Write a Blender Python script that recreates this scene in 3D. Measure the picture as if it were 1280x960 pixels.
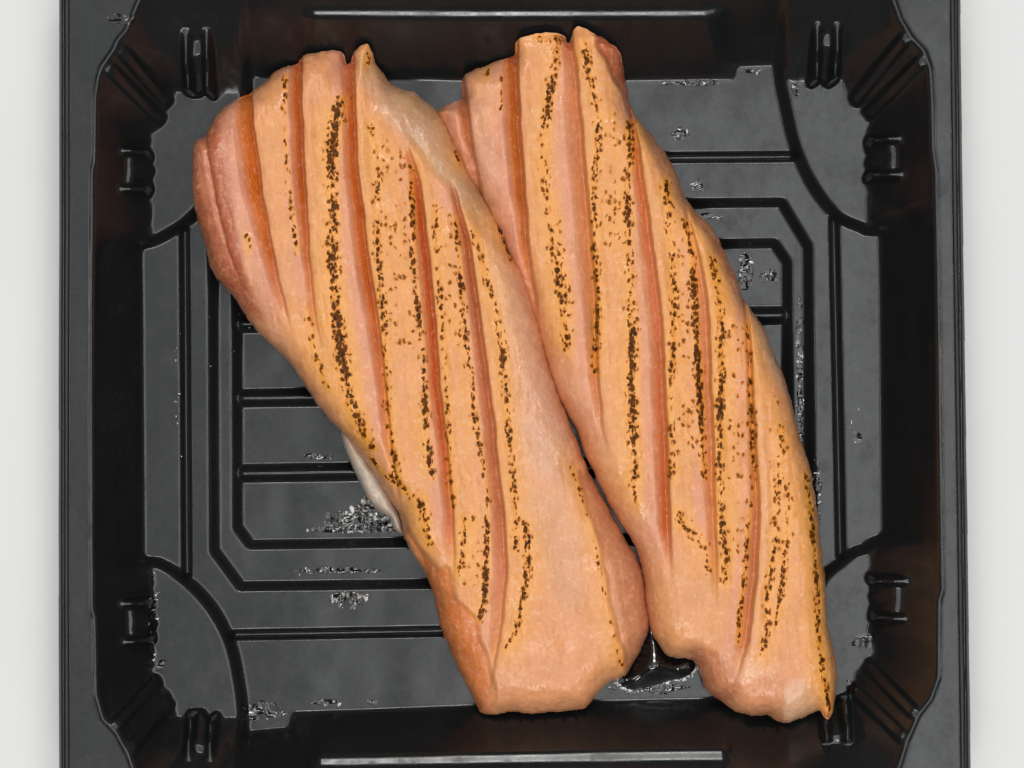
import bpy, math, random
import numpy as np
from mathutils import Vector

random.seed(4)
rng = np.random.default_rng(7)
R = math.radians

# ------------------------------------------------------------------ units
# lengths are worked out in units of 0.15 mm (U) and turned into metres on linking
U = 0.00015
D = 4000.0                      # camera height above the table, in units

scene = bpy.context.scene
for o in list(bpy.data.objects):
    bpy.data.objects.remove(o)
col = scene.collection

# ------------------------------------------------------------------ camera
cam_data = bpy.data.cameras.new("camera")
cam = bpy.data.objects.new("camera", cam_data)
col.objects.link(cam)
cam.location = (0, 0, D * U)
cam_data.sensor_width = 36.0
cam_data.lens = 36.0 * D / 1280.0
cam_data.clip_start = 0.01
cam_data.clip_end = 20.0
scene.camera = cam

# ------------------------------------------------------------------ light
world = bpy.data.worlds.new("World")
scene.world = world
world.use_nodes = True
bg = world.node_tree.nodes["Background"]
bg.inputs["Color"].default_value = (0.93, 0.97, 1.0, 1)
bg.inputs["Strength"].default_value = 0.12


def area(name, loc, size_x, size_y, radiance, target=(0, 0, 0), color=(1, 1, 1)):
    flat = name == "ceiling_panel"
    l = bpy.data.lights.new(name, "AREA")
    l.shape = "RECTANGLE"
    l.size, l.size_y = size_x, size_y
    l.energy = radiance * math.pi * size_x * size_y
    l.color = color
    o = bpy.data.objects.new(name, l)
    col.objects.link(o)
    o.location = loc
    z = Vector(loc) - Vector(target)
    if abs(z.x) < 1e-6 and abs(z.y) < 1e-6 or flat:
        return o
    if abs(z.y) >= abs(z.x):
        o.rotation_euler = (-math.atan2(z.y, z.z), 0, 0)
    else:
        o.rotation_euler = (0, math.atan2(z.x, z.z), 0)
    return o


area("ceiling_panel", (0.0, 0.0, 1.22), 1.2, 1.2, 1.32, color=(0.97, 0.99, 1.0))
area("ceiling_panel", (0.20, -0.10, 1.19), 0.52, 0.62, 2.2, color=(0.98, 0.99, 1.0))
area("ledge_fill", (0.05, 0.63, 1.07), 0.52, 0.22, 9.2, color=(1.0, 0.98, 0.95))  # this and the next: wide panels added to brighten the ledges
area("ledge_fill", (-0.05, -0.63, 1.07), 0.52, 0.22, 9.2, color=(1.0, 0.98, 0.95))
area("strip_lamp", (0.05, 0.615, 1.04), 0.52, 0.024, 56.0, color=(1.0, 0.98, 0.95))
area("strip_lamp", (-0.05, -0.615, 1.04), 0.52, 0.024, 56.0, color=(1.0, 0.98, 0.95))
area("strip_lamp", (-0.66, 0.0, 1.05), 0.022, 0.45, 36.0, color=(1.0, 0.98, 0.95))  # side strips, this and the next, added for edge highlights and sparkles
area("strip_lamp", (0.66, 0.0, 1.05), 0.022, 0.45, 36.0, color=(1.0, 0.98, 0.95))

scene.view_settings.view_transform = "Standard"
scene.view_settings.look = "None"
scene.view_settings.exposure = -0.15
scene.view_settings.gamma = 1.0
scene.view_settings.use_curve_mapping = False
scene.render.filter_size = 1.7
scene.cycles.use_denoising = True
scene.cycles.max_bounces = 8


# ------------------------------------------------------------------ helpers
def W(pts, z):
    """photo measurements (1280 wide) of points at height z -> plan coordinates in units"""
    p = np.array(pts, dtype=np.float64)
    f = 1.0 - np.asarray(z, dtype=np.float64) / D
    out = np.empty_like(p)
    out[:, 0] = (p[:, 0] - 640.0) * f
    out[:, 1] = (480.0 - p[:, 1]) * f
    return out


def catmull(p, n=4, closed=True):
    p = np.asarray(p, float)
    m = len(p)
    out = []
    for i in range(m if closed else m - 1):
        if closed:
            a, b, c, d = p[(i - 1) % m], p[i], p[(i + 1) % m], p[(i + 2) % m]
        else:
            a, b, c, d = p[max(i - 1, 0)], p[i], p[i + 1], p[min(i + 2, m - 1)]
        for k in range(n):
            t = k / n
            out.append(0.5 * (2 * b + (c - a) * t + (2 * a - 5 * b + 4 * c - d) * t * t + (3 * b - a - 3 * c + d) * t ** 3))
    if not closed:
        out.append(p[-1])
    return np.array(out)


def sdf(poly, X, Y):
    """signed distance to a polygon, negative inside"""
    best = np.full(X.shape, 1e9, np.float32)
    inside = np.zeros(X.shape, bool)
    n = len(poly)
    X = X.astype(np.float32)
    Y = Y.astype(np.float32)
    for i in range(n):
        ax, ay = poly[i]
        bx, by = poly[(i + 1) % n]
        ex, ey = bx - ax, by - ay
        L = ex * ex + ey * ey
        if L < 1e-9:
            continue
        t = np.clip(((X - ax) * ex + (Y - ay) * ey) / L, 0, 1)
        d = (X - ax - t * ex) ** 2 + (Y - ay - t * ey) ** 2
        np.minimum(best, d, out=best)
        if ay != by:
            c = (ay > Y) != (by > Y)
            c &= X < (bx - ax) * (Y - ay) / (by - ay) + ax
            inside ^= c
    d = np.sqrt(best)
    return np.where(inside, -d, d)


def sstep(a, b, x):
    t = np.clip((x - a) / (b - a), 0, 1)
    return t * t * (3 - 2 * t)


def lstep(a, b, x):
    return np.clip((x - a) / (b - a), 0, 1)


def blur(a, s):
    r = max(1, int(3 * s))
    k = np.exp(-0.5 * (np.arange(-r, r + 1) / s) ** 2)
    k /= k.sum()
    p = np.pad(a, ((r, r), (0, 0)), mode="edge")
    a = sum(k[i] * p[i:i + a.shape[0]] for i in range(2 * r + 1))
    p = np.pad(a, ((0, 0), (r, r)), mode="edge")
    return sum(k[i] * p[:, i:i + a.shape[1]] for i in range(2 * r + 1))


def hash2(ix, iy, seed):
    h = (ix.astype(np.int64) * 374761393 + iy.astype(np.int64) * 668265263 + seed * 974711) & 0x7FFFFFFF
    h = ((h ^ (h >> 13)) * 1274126177) & 0x7FFFFFFF
    return ((h ^ (h >> 16)) & 0xFFFF) / 65535.0


def vnoise(X, Y, scale, seed=0):
    x, y = X / scale, Y / scale
    ix, iy = np.floor(x), np.floor(y)
    fx, fy = x - ix, y - iy
    fx, fy = fx * fx * (3 - 2 * fx), fy * fy * (3 - 2 * fy)
    a = hash2(ix, iy, seed) * (1 - fx) + hash2(ix + 1, iy, seed) * fx
    b = hash2(ix, iy + 1, seed) * (1 - fx) + hash2(ix + 1, iy + 1, seed) * fx
    return (a * (1 - fy) + b * fy) * 2 - 1


def lin(r, g, b):
    f = lambda c: c / 12.92 if c <= 0.04045 else ((c + 0.055) / 1.055) ** 2.4
    return np.array([f(r / 255), f(g / 255), f(b / 255)])


def empty(name, label, cat, group=None):
    o = bpy.data.objects.new(name, None)
    o.empty_display_size = 0.01
    col.objects.link(o)
    o["label"] = label
    o["category"] = cat
    if group:
        o["group"] = group
    return o


def link_mesh(name, V, F, mat, parent=None, N=None, attrs=None, label=None, smooth=True):
    """V (n,3) in units, F (m,4) or (m,3) vertex indices; -> one mesh object"""
    me = bpy.data.meshes.new(name)
    V = np.ascontiguousarray(V, dtype=np.float32) * U
    F = np.ascontiguousarray(F, dtype=np.int32)
    k = F.shape[1]
    me.vertices.add(len(V))
    me.vertices.foreach_set("co", V.ravel())
    me.loops.add(F.size)
    me.loops.foreach_set("vertex_index", F.ravel())
    me.polygons.add(len(F))
    me.polygons.foreach_set("loop_start", np.arange(0, F.size, k, dtype=np.int32))
    me.polygons.foreach_set("use_smooth", np.full(len(F), smooth, dtype=bool))
    me.update(calc_edges=True)
    if attrs:
        for an, a in attrs.items():
            if a.ndim == 2:
                at = me.attributes.new(an, "FLOAT_COLOR", "POINT")
                c = np.ones((len(a), 4), np.float32)
                c[:, :3] = a
                at.data.foreach_set("color", c.ravel())
            else:
                at = me.attributes.new(an, "FLOAT", "POINT")
                at.data.foreach_set("value", np.ascontiguousarray(a, dtype=np.float32))
    if N is not None:
        me.normals_split_custom_set_from_vertices(np.ascontiguousarray(N, dtype=np.float32))
    me.materials.append(mat)
    o = bpy.data.objects.new(name, me)
    col.objects.link(o)
    if parent is not None:
        o.parent = parent
    if label:
        o["label"] = label
    return o


class Grid:
    """a height field on a (possibly sheared) grid with a clean snapped outline"""

    def __init__(s, x0, x1, y0, y1, dx, dy, k=0.0):
        u = np.arange(x0, x1, dx)
        v = np.arange(y0, y1, dy)
        s.Ug, s.Y = np.meshgrid(u, v)
        s.X = s.Ug + k * s.Y
        s.dx, s.dy, s.k = dx, dy, k

    def normals(s, Z):
        gv, gu = np.gradient(Z)
        zx = gu / s.dx
        zy = gv / s.dy - s.k * zx
        n = np.stack([-zx, -zy, np.ones_like(Z)], -1)
        return n / np.linalg.norm(n, axis=-1, keepdims=True)

    def snap(s, d):
        """move the points that lie next to the outline onto it; returns X, Y, point mask"""
        gv, gu = np.gradient(d)
        gx = gu / s.dx
        gy = gv / s.dy - s.k * gx
        L = np.sqrt(gx * gx + gy * gy) + 1e-6
        m = max(s.dx, s.dy) * 0.75
        near = np.abs(d) < m
        X = np.where(near, s.X - d * gx / L, s.X)
        Y = np.where(near, s.Y - d * gy / L, s.Y)
        return X, Y, d < m

    def faces(s, pm):
        return pm[:-1, :-1] & pm[1:, :-1] & pm[:-1, 1:] & pm[1:, 1:]


def grid_part(name, P, N, fm, mat, parent, attrs=None, label=None):
    ny, nx = P.shape[:2]
    idx = np.arange(ny * nx).reshape(ny, nx)
    a, b, c, d = idx[:-1, :-1][fm], idx[:-1, 1:][fm], idx[1:, 1:][fm], idx[1:, :-1][fm]
    F = np.stack([a, b, c, d], 1)
    if len(F) == 0:
        return None
    used, inv = np.unique(F.ravel(), return_inverse=True)
    V = P.reshape(-1, 3)[used]
    NN = N.reshape(-1, 3)[used]
    at = None
    if attrs:
        at = {k: (v.reshape(-1, 3)[used] if v.ndim == 3 else v.ravel()[used]) for k, v in attrs.items()}
    return link_mesh(name, V, inv.reshape(-1, 4), mat, parent, NN, at, label)


# ------------------------------------------------------------------ materials
def new_mat(name):
    m = bpy.data.materials.new(name)
    m.use_nodes = True
    nt = m.node_tree
    return m, nt, nt.nodes["Principled BSDF"]


def nd(nt, t, **kw):
    n = nt.nodes.new(t)
    for k, v in kw.items():
        setattr(n, k, v)
    return n


def coords(nt, sx=1.0, sy=1.0, sz=1.0):
    """object coordinates in units"""
    tc = nd(nt, "ShaderNodeTexCoord")
    mp = nd(nt, "ShaderNodeMapping")
    mp.inputs["Scale"].default_value = (sx / U, sy / U, sz / U)
    nt.links.new(tc.outputs["Object"], mp.inputs["Vector"])
    return mp.outputs["Vector"]


def noise(nt, vec, scale, detail=2.0, rough=0.5):
    n = nd(nt, "ShaderNodeTexNoise")
    n.inputs["Scale"].default_value = scale
    n.inputs["Detail"].default_value = detail
    n.inputs["Roughness"].default_value = rough
    nt.links.new(vec, n.inputs["Vector"])
    return n.outputs["Fac"]


def maprange(nt, src, a, b, c, d):
    n = nd(nt, "ShaderNodeMapRange")
    for i, v in zip(("From Min", "From Max", "To Min", "To Max"), (a, b, c, d)):
        if hasattr(v, "links"):
            nt.links.new(v, n.inputs[i])
        else:
            n.inputs[i].default_value = v
    nt.links.new(src, n.inputs["Value"])
    return n.outputs["Result"]


def math_n(nt, op, a, b=None):
    n = nd(nt, "ShaderNodeMath", operation=op)
    for i, v in enumerate((a, b)):
        if v is None:
            continue
        if hasattr(v, "links"):
            nt.links.new(v, n.inputs[i])
        else:
            n.inputs[i].default_value = v
    return n.outputs[0]


def mix_c(nt, fac, a, b, mode="MIX"):
    n = nd(nt, "ShaderNodeMix", data_type="RGBA", blend_type=mode)
    for i, v in zip((0, 6, 7), (fac, a, b)):
        if hasattr(v, "links"):
            nt.links.new(v, n.inputs[i])
        else:
            n.inputs[i].default_value = v if i == 0 else (*v, 1)
    return n.outputs[2]


def mat_table():
    m, nt, p = new_mat("white_laminate")
    v = coords(nt)
    f = noise(nt, v, 0.004, 3)
    nt.links.new(mix_c(nt, f, (0.685, 0.69, 0.69), (0.73, 0.73, 0.727)), p.inputs["Base Color"])
    p.inputs["Roughness"].default_value = 0.55
    p.inputs["Specular IOR Level"].default_value = 0.3
    return m


def mat_tray():
    m, nt, p = new_mat("black_plastic")
    v = coords(nt)
    f = noise(nt, v, 0.012, 4, 0.6)
    f2 = noise(nt, v, 0.08, 3, 0.6)
    nt.links.new(mix_c(nt, f, (0.0070, 0.0075, 0.0082), (0.0125, 0.013, 0.0135)), p.inputs["Base Color"])
    sm = math_n(nt, "ADD", maprange(nt, f, 0.35, 0.7, 0.13, 0.23), maprange(nt, f2, 0.4, 0.75, 0.0, 0.10))
    f4 = noise(nt, coords(nt, 1.0, 0.6, 1.0), 0.03, 5, 0.65)
    sm = math_n(nt, "ADD", sm, maprange(nt, f4, 0.52, 0.75, 0.0, 0.16))
    nt.links.new(sm, p.inputs["Roughness"])
    f5 = noise(nt, v, 0.25, 3, 0.7)
    spc = math_n(nt, "ADD", maprange(nt, f4, 0.25, 0.75, 0.58, 0.46), maprange(nt, f5, 0.3, 0.7, -0.05, 0.05))
    nt.links.new(spc, p.inputs["Specular IOR Level"])
    p.inputs["IOR"].default_value = 1.44
    # handling marks and dried smears: patches where the gloss breaks up
    b = nd(nt, "ShaderNodeBump")
    b.inputs["Strength"].default_value = 0.06
    b.inputs["Distance"].default_value = 2 * U
    nt.links.new(noise(nt, v, 0.035, 3, 0.5), b.inputs["Height"])
    nt.links.new(b.outputs["Normal"], p.inputs["Normal"])
    return m


def mat_fish():
    m, nt, p = new_mat("seared_fish")
    v = coords(nt)
    vs = coords(nt, 1.0, 0.55, 1.0)
    col_a = nd(nt, "ShaderNodeAttribute", attribute_name="tint").outputs["Color"]
    ch = nd(nt, "ShaderNodeAttribute", attribute_name="char").outputs["Fac"]
    wet = nd(nt, "ShaderNodeAttribute", attribute_name="wet").outputs["Fac"]
    # mottled flesh and pores
    f1 = noise(nt, v, 0.03, 4, 0.6)
    f2 = noise(nt, v, 0.16, 3, 0.6)
    c = mix_c(nt, maprange(nt, f1, 0.35, 0.7, 0.0, 0.16), col_a, (0.70, 0.30, 0.15))
    c = mix_c(nt, 1.0, c, mix_c(nt, maprange(nt, f1, 0.3, 0.7, 0, 1), (0.86, 0.84, 0.82), (1.0, 1.0, 1.0)), "MULTIPLY")
    c = mix_c(nt, maprange(nt, f2, 0.54, 0.74, 0.0, 0.42), c, (0.84, 0.50, 0.31))
    f3 = noise(nt, coords(nt, 1.0, 0.35, 1.0), 0.22, 2, 0.5)
    c = mix_c(nt, maprange(nt, f3, 0.50, 0.75, 0.0, 0.46), c, (0.62, 0.25, 0.13))
    # toasted halo round the scorch marks
    c = mix_c(nt, maprange(nt, ch, 0.05, 0.7, 0.0, 0.75), c, (0.79, 0.335, 0.06))
    # scorch specks
    wob = nd(nt, "ShaderNodeTexNoise")
    wob.inputs["Scale"].default_value = 0.20
    wob.inputs["Detail"].default_value = 2.0
    nt.links.new(v, wob.inputs["Vector"])
    wv = nd(nt, "ShaderNodeVectorMath", operation="MULTIPLY_ADD")
    nt.links.new(wob.outputs["Color"], wv.inputs[0])
    wv.inputs[1].default_value = (7.0, 7.0, 0.0)
    nt.links.new(coords(nt, 1.0, 0.78, 0.0), wv.inputs[2])
    vo = nd(nt, "ShaderNodeTexVoronoi", voronoi_dimensions="2D")
    vo.inputs["Scale"].default_value = 0.18
    nt.links.new(wv.outputs[0], vo.inputs["Vector"])
    sep = nd(nt, "ShaderNodeSeparateColor")
    nt.links.new(vo.outputs["Color"], sep.inputs[0])
    # a cell is scorched when its random number is below the local heat
    keep = maprange(nt, math_n(nt, "SUBTRACT", ch, math_n(nt, "ADD", math_n(nt, "MULTIPLY", sep.outputs[0], 0.82), 0.06)), -0.02, 0.06, 0.0, 1.0)
    size = math_n(nt, "ADD", maprange(nt, sep.outputs[1], 0, 1, 0.08, 0.30), math_n(nt, "MULTIPLY", ch, 0.34))
    dd = math_n(nt, "SUBTRACT", size, vo.outputs["Distance"])
    core = math_n(nt, "MULTIPLY", keep, maprange(nt, dd, -0.09, 0.13, 0.0, 1.0))
    # where the flame lingered the specks run together into streaks
    st = noise(nt, coords(nt, 1.0, 0.55, 1.0), 0.23, 2.0, 0.55)
    sd = math_n(nt, "SUBTRACT", st, math_n(nt, "SUBTRACT", 0.945, math_n(nt, "MULTIPLY", ch, 0.50)))
    core = math_n(nt, "MAXIMUM", core, maprange(nt, sd, -0.03, 0.05, 0.0, 1.0))
    rim = math_n(nt, "MULTIPLY", keep, maprange(nt, dd, -0.42, 0.0, 0.0, 1.0))
    rim = math_n(nt, "MAXIMUM", rim, maprange(nt, sd, -0.10, 0.0, 0.0, 1.0))
    c = mix_c(nt, math_n(nt, "MULTIPLY", rim, 0.85), c, (0.62, 0.205, 0.018))
    n2 = noise(nt, v, 0.12, 2)
    dark = mix_c(nt, maprange(nt, n2, 0.4, 0.6, 0, 1), (0.022, 0.008, 0.005), (0.095, 0.027, 0.005))
    dark = mix_c(nt, maprange(nt, ch, 0.3, 0.65, 0.0, 1.0), (0.20, 0.065, 0.010), dark)
    c = mix_c(nt, math_n(nt, "MULTIPLY", core, 0.95), c, dark)
    nt.links.new(c, p.inputs["Base Color"])
    nt.links.new(math_n(nt, "ADD", maprange(nt, wet, 0, 1, 0.46, 0.16), maprange(nt, noise(nt, v, 0.045, 3, 0.6), 0.38, 0.62, 0.05, -0.16)), p.inputs["Roughness"])
    nt.links.new(math_n(nt, "MULTIPLY", maprange(nt, wet, 0.2, 1.0, 0.18, 0.62), math_n(nt, "SUBTRACT", 1.0, math_n(nt, "MULTIPLY", core, 0.85))), p.inputs["Specular IOR Level"])
    p.inputs["Subsurface Weight"].default_value = 0.22
    p.inputs["Subsurface Radius"].default_value = (1.0, 0.4, 0.2)
    p.inputs["Subsurface Scale"].default_value = 0.0008
    b = nd(nt, "ShaderNodeBump")
    b.inputs["Strength"].default_value = 0.5
    b.inputs["Distance"].default_value = 2.2 * U
    hgt = math_n(nt, "ADD", math_n(nt, "MULTIPLY", f2, 0.7), math_n(nt, "MULTIPLY", noise(nt, vs, 0.35, 2), 0.35))
    hgt = math_n(nt, "SUBTRACT", hgt, math_n(nt, "MULTIPLY", core, 0.35))
    hgt = math_n(nt, "ADD", hgt, math_n(nt, "MULTIPLY", noise(nt, v, 0.28, 3, 0.6), maprange(nt, wet, 0.5, 0.9, 0.0, 1.1)))
    nt.links.new(hgt, b.inputs["Height"])
    nt.links.new(b.outputs["Normal"], p.inputs["Normal"])
    return m


def mat_juice():
    m, nt, p = new_mat("clear_juice")
    p.inputs["Base Color"].default_value = (0.95, 0.90, 0.86, 1)
    p.inputs["Roughness"].default_value = 0.04
    p.inputs["IOR"].default_value = 1.36
    p.inputs["Transmission Weight"].default_value = 1.0
    return m


def mat_glint():
    m, nt, p = new_mat("pale_glint")
    p.inputs["Base Color"].default_value = (0.55, 0.55, 0.54, 1)  # pale base colour stands in for lamp glints on wet juice
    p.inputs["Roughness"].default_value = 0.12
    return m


def mat_dark_juice():
    m, nt, p = new_mat("dark_juice")
    p.inputs["Base Color"].default_value = (0.006, 0.005, 0.005, 1)
    p.inputs["Roughness"].default_value = 0.06
    p.inputs["IOR"].default_value = 1.55
    return m


M_TABLE, M_TRAY, M_FISH, M_JUICE = mat_table(), mat_tray(), mat_fish(), mat_juice()
M_GLINT, M_DARK = mat_glint(), mat_dark_juice()

# ------------------------------------------------------------------ table top
n = 40
gx, gy = np.meshgrid(np.linspace(-6000, 6000, n), np.linspace(-6000, 6000, n))
tP = np.stack([gx, gy, np.zeros_like(gx)], -1)
tN = np.zeros_like(tP)
tN[..., 2] = 1
table = grid_part("table_top", tP, tN, np.ones((n - 1, n - 1), bool), M_TABLE, None)
table["kind"] = "structure"

# ------------------------------------------------------------------ tray
Z_RIM, Z_BASE, Z_MID, Z_IN, PAD = 150.0, 32.0, 18.0, 4.0, 18.0

RIM_OUT = W([(72, -30), (84, -62), (118, -72), (640, -74), (1160, -74), (1192, -62), (1202, -30),
             (1206, 300), (1211, 640), (1216, 990), (1206, 1020), (1172, 1032), (640, 1034), (112, 1032),
             (82, 1020), (72, 990), (71, 640), (72, 300)], Z_RIM)
RIM_IN = W([(118, 215), (121, 200), (122, 120), (125, 100), (129, 85), (143, 66), (150, 51), (160, 40), (168, 22), (176, 2), (188, -16), (205, -25),
            (640, -27), (1085, -27), (1102, -18), (1114, 0), (1123, 26), (1137, 49), (1153, 66), (1160, 87), (1162, 130), (1163, 187), (1167, 213),
            (1170, 400), (1173, 640), (1175, 737), (1171, 751), (1170, 847), (1161, 872), (1145, 893), (1131, 925), (1121, 957), (1106, 983), (1085, 988),
            (640, 992), (200, 994), (184, 986), (169, 960), (163, 943), (149, 916), (131, 897), (123, 870), (121, 772), (118, 762), (117, 500)], Z_RIM)
BASE = W([(190, 280), (188, 240), (190, 213), (187, 187), (190, 167), (203, 157), (207, 140), (217, 123), (223, 115), (237, 115), (245, 122),
          (257, 115), (270, 122), (290, 117), (303, 115), (305, 97), (420, 98), (600, 103), (787, 102), (918, 100), (922, 84), (971, 82),
          (975, 95), (984, 103), (997, 102), (1010, 107), (1020, 102), (1032, 107), (1043, 100), (1055, 103), (1060, 123), (1070, 133),
          (1085, 147), (1087, 157), (1082, 177), (1085, 200), (1082, 230), (1085, 260), (1082, 278), (1099, 292), (1101, 400), (1102, 560),
          (1103, 663), (1092, 680), (1085, 693), (1088, 705), (1085, 719), (1090, 737), (1088, 769), (1085, 787), (1093, 808), (1088, 822),
          (1070, 840), (1063, 865), (1053, 868), (1040, 880), (1020, 885), (1000, 882), (975, 890), (945, 890), (940, 872), (890, 872),
          (745, 875), (600, 880), (460, 886), (366, 889), (360, 909), (308, 914), (303, 900), (297, 898), (273, 893), (264, 898),
          (253, 888), (241, 889), (230, 898), (221, 893), (212, 868), (198, 847), (186, 833), (193, 829), (191, 804), (193, 776),
          (189, 748), (193, 730), (191, 716), (180, 692), (179, 560), (178, 430), (177, 313), (190, 300)], Z_BASE)
ARCS = {  # inner border of each corner pad, then far points outside the tray
    "tl": ([(180, 298), (192, 295), (212, 284), (230, 272), (258, 243), (282, 205), (296, 160), (302, 115), (303, 60), (303, -40)], [(40, -40), (40, 320)]),
    "tr": ([(985, -40), (980, 20), (979, 70), (981, 100), (987, 128), (997, 173), (1012, 212), (1032, 245), (1053, 267), (1080, 279), (1100, 283), (1230, 285)], [(1230, -40)]),
    "bl": ([(60, 704), (180, 708), (202, 712), (219, 723), (244, 744), (266, 772), (283, 808), (292, 847), (298, 898), (300, 1010)], [(60, 1010)]),
    "br": ([(978, 1010), (980, 890), (988, 838), (1004, 788), (1031, 730), (1053, 709), (1070, 696), (1085, 691), (1110, 680), (1230, 678)], [(1230, 1010)]),
}
PADS = {k: np.vstack([catmull(W(a, 45), 4, False), W(b, 45)]) for k, (a, b) in ARCS.items()}
GROOVE = W([(230, 203), (1041, 195), (1053, 780), (234, 795)], 30)
STEP_MID = W([(266, 300), (299, 260), (977, 253), (1010, 308), (1014, 690), (984, 724), (301, 733), (268, 688)], 25)
STEP_IN = W([(296, 336), (315, 312), (968, 304), (984, 328), (986, 650), (968, 672), (313, 681), (297, 659)], 11)
RIBS = [((294, 405), (990, 394)), ((294, 498), (990, 488)), ((294, 592), (990, 581))]

g = Grid(-575, 575, -560, 560, 1.7, 1.7)
X, Y = g.X, g.Y
dO = sdf(RIM_OUT, X, Y)
dR = sdf(RIM_IN, X, Y)
dB = sdf(BASE, X, Y)
dP = {k: sdf(p, X, Y) for k, p in PADS.items()}
# scalloped outer edge of the corner pads; the flutes die out up the wall
for k, cpt in (("tl", (262, 198)), ("tr", (1005, 185)), ("bl", (262, 815)), ("br", (1010, 785))):
    (cx_, cy_), = W([cpt], 45)
    th_ = np.arctan2(Y - cy_, X - cx_)
    dB = dB + 3.0 * np.abs(np.cos(th_ * 13)) * lstep(14, 4, dP[k]) * np.exp(-np.maximum(dB, 0) / 30) * sstep(-30, -6, dB)
dpad = np.minimum.reduce(list(dP.values()))
dG = sdf(GROOVE, X, Y)
dM = sdf(STEP_MID, X, Y)
dI = sdf(STEP_IN, X, Y)

base = np.full(X.shape, Z_BASE)
groove = np.clip(1 - np.abs(dG) / 5.0, 0, 1)
base -= 11 * np.minimum(1, groove * 1.6) * sstep(4, 12, dpad)
base -= (Z_BASE - Z_MID) * lstep(5, -5, dM)
base -= (Z_MID - Z_IN) * lstep(5, -5, dI)
rib_h = np.zeros(X.shape)
rib_id = np.zeros(X.shape, int)
for i, (a, b) in enumerate(RIBS):
    (ax, ay), (bx, by) = W([a, b], 12)
    yr = ay + (X - ax) * (by - ay) / (bx - ax)
    dd = np.abs(Y - yr)
    h = 13 * lstep(10.5, 2.0, dd) * lstep(1, -5, dI)
    rib_h = np.maximum(rib_h, h)
    rib_id[(dd < 10.5) & (dI < -3)] = i + 1
base = np.maximum(base, np.where(dI < 0, Z_IN + rib_h, 0))
pad_t = lstep(11, 0, dpad)
base += PAD * pad_t

# walls
t = np.clip(dB / np.maximum(dB - np.minimum(dR, 0), 1e-3), 0, 1)
t = np.where(dB <= 0, 0, np.where(dR >= 0, 1, t))
prof = np.interp(t, [0, 0.06, 0.94, 1], [0, 0.035, 0.93, 1.0])
for sgn, t1, t2, xa, xb, fac in ((1, 0.62, 0.71, 385, 902, 0.345), (-1, 0.54, 0.68, 391, 912, 0.276)):
    pl = np.interp(t, [0, 0.04, t1, t2, 1], [0, 0.02, 0.66, 0.66 + fac * (t2 - t1), 1.0])
    xa_, xb_ = (xa - 640) * 0.972, (xb - 640) * 0.972
    m = lstep(xa_ - 7, xa_ + 7, X) * lstep(xb_ + 7, xb_ - 7, X) * (Y * sgn > 0)
    ledge_m = m if sgn == 1 else ledge_m + m
    prof = prof * (1 - m) + pl * m
Z = base + (Z_RIM - base) * prof

# stacking lugs: pairs of short ribs on the corner walls
LUGS = [((232, 43), (258, 43), (0, 1)), ((150, 188), (150, 236), (1, 0)), ((1022, 33), (1047, 33), (0, 1)),
        ((1128, 173), (1128, 218), (-1, 0)), ((152, 755), (152, 803), (1, 0)), ((235, 945), (262, 945), (0, -1)),
        ((1137, 727), (1138, 774), (-1, 0)), ((1034, 922), (1060, 922), (0, -1))]
lug_id = np.zeros(X.shape, int)
wall = (dB > 0) & (dR < 0)
for i, (a, b, dr) in enumerate(LUGS):
    (ax, ay), (bx, by) = W([a, b], 108)
    lat = X if dr[0] == 0 else Y
    lon = Y if dr[0] == 0 else X
    ca, cb = (ax, bx) if dr[0] == 0 else (ay, by)
    tip = ay if dr[0] == 0 else ax
    sgn = dr[0] if dr[0] else -dr[1]
    along = (lon - tip) * sgn                      # + towards the floor
    inz = wall & (along > -6) & (along < 80)
    top = 106.0
    for c in (ca, cb):
        mk = lstep(6.5, 3.2, np.abs(lat - c)) * inz
        up = np.minimum(Z + 30, np.maximum(top, Z))
        Z = np.where(mk > 0, Z + (up - Z) * mk, Z)
    mk = lstep(3, 0, np.maximum(np.minimum(ca, cb) - lat, lat - np.maximum(ca, cb))) * inz
    up = np.minimum(Z + 12, np.maximum(top - 12, Z))
    Z = np.where(mk > 0, Z + (up - Z) * mk, Z)
    lug_id[inz & (np.abs(lat - (ca + cb) / 2) < abs(ca - cb) / 2 + 7)] = i + 1

# diagonal flutes in the corner walls
for (a, b) in (((160, 70), (215, 140)), ((143, 90), (200, 150)), ((1128, 50), (1070, 125)), ((1148, 78), (1085, 145)),
               ((148, 905), (200, 845)), ((170, 930), (215, 868)), ((1140, 890), (1085, 830)), ((1122, 915), (1066, 860))):
    (ax, ay), (bx, by) = W([a, b], 100)
    L = math.hypot(bx - ax, by - ay)
    q = np.abs((X - ax) * (by - ay) - (Y - ay) * (bx - ax)) / L
    along = ((X - ax) * (bx - ax) + (Y - ay) * (by - ay)) / L
    mk = lstep(9, 5, q) * wall * sstep(-20, 10, along) * sstep(L + 20, L - 5, along)
    Z = Z + np.minimum(10, 150 - Z) * mk

# rim: small raised bead at the inside edge, stepped outer lip
onrim = dR >= 0
Z = Z + 2.0 * np.exp(-((dR - 2.5) / 2.0) ** 2) * onrim
Z = Z - 9 * lstep(-12, -8.5, dO) + 3.0 * np.exp(-((dO + 5.0) / 1.6) ** 2)
Z = Z - 8 * lstep(-2.5, 0, dO)
Z = blur(Z, 1.0)
Z += 0.9 * vnoise(X, Y, 90, 3) + 0.3 * vnoise(X, Y, 31, 4)
TRAY_Z = Z.copy()


def tray_z(x, y):
    i = np.clip(((np.asarray(y) + 560) / 1.7), 0, Z.shape[0] - 2)
    j = np.clip(((np.asarray(x) + 575) / 1.7), 0, Z.shape[1] - 2)
    return TRAY_Z[np.round(i).astype(int), np.round(j).astype(int)]


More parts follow.
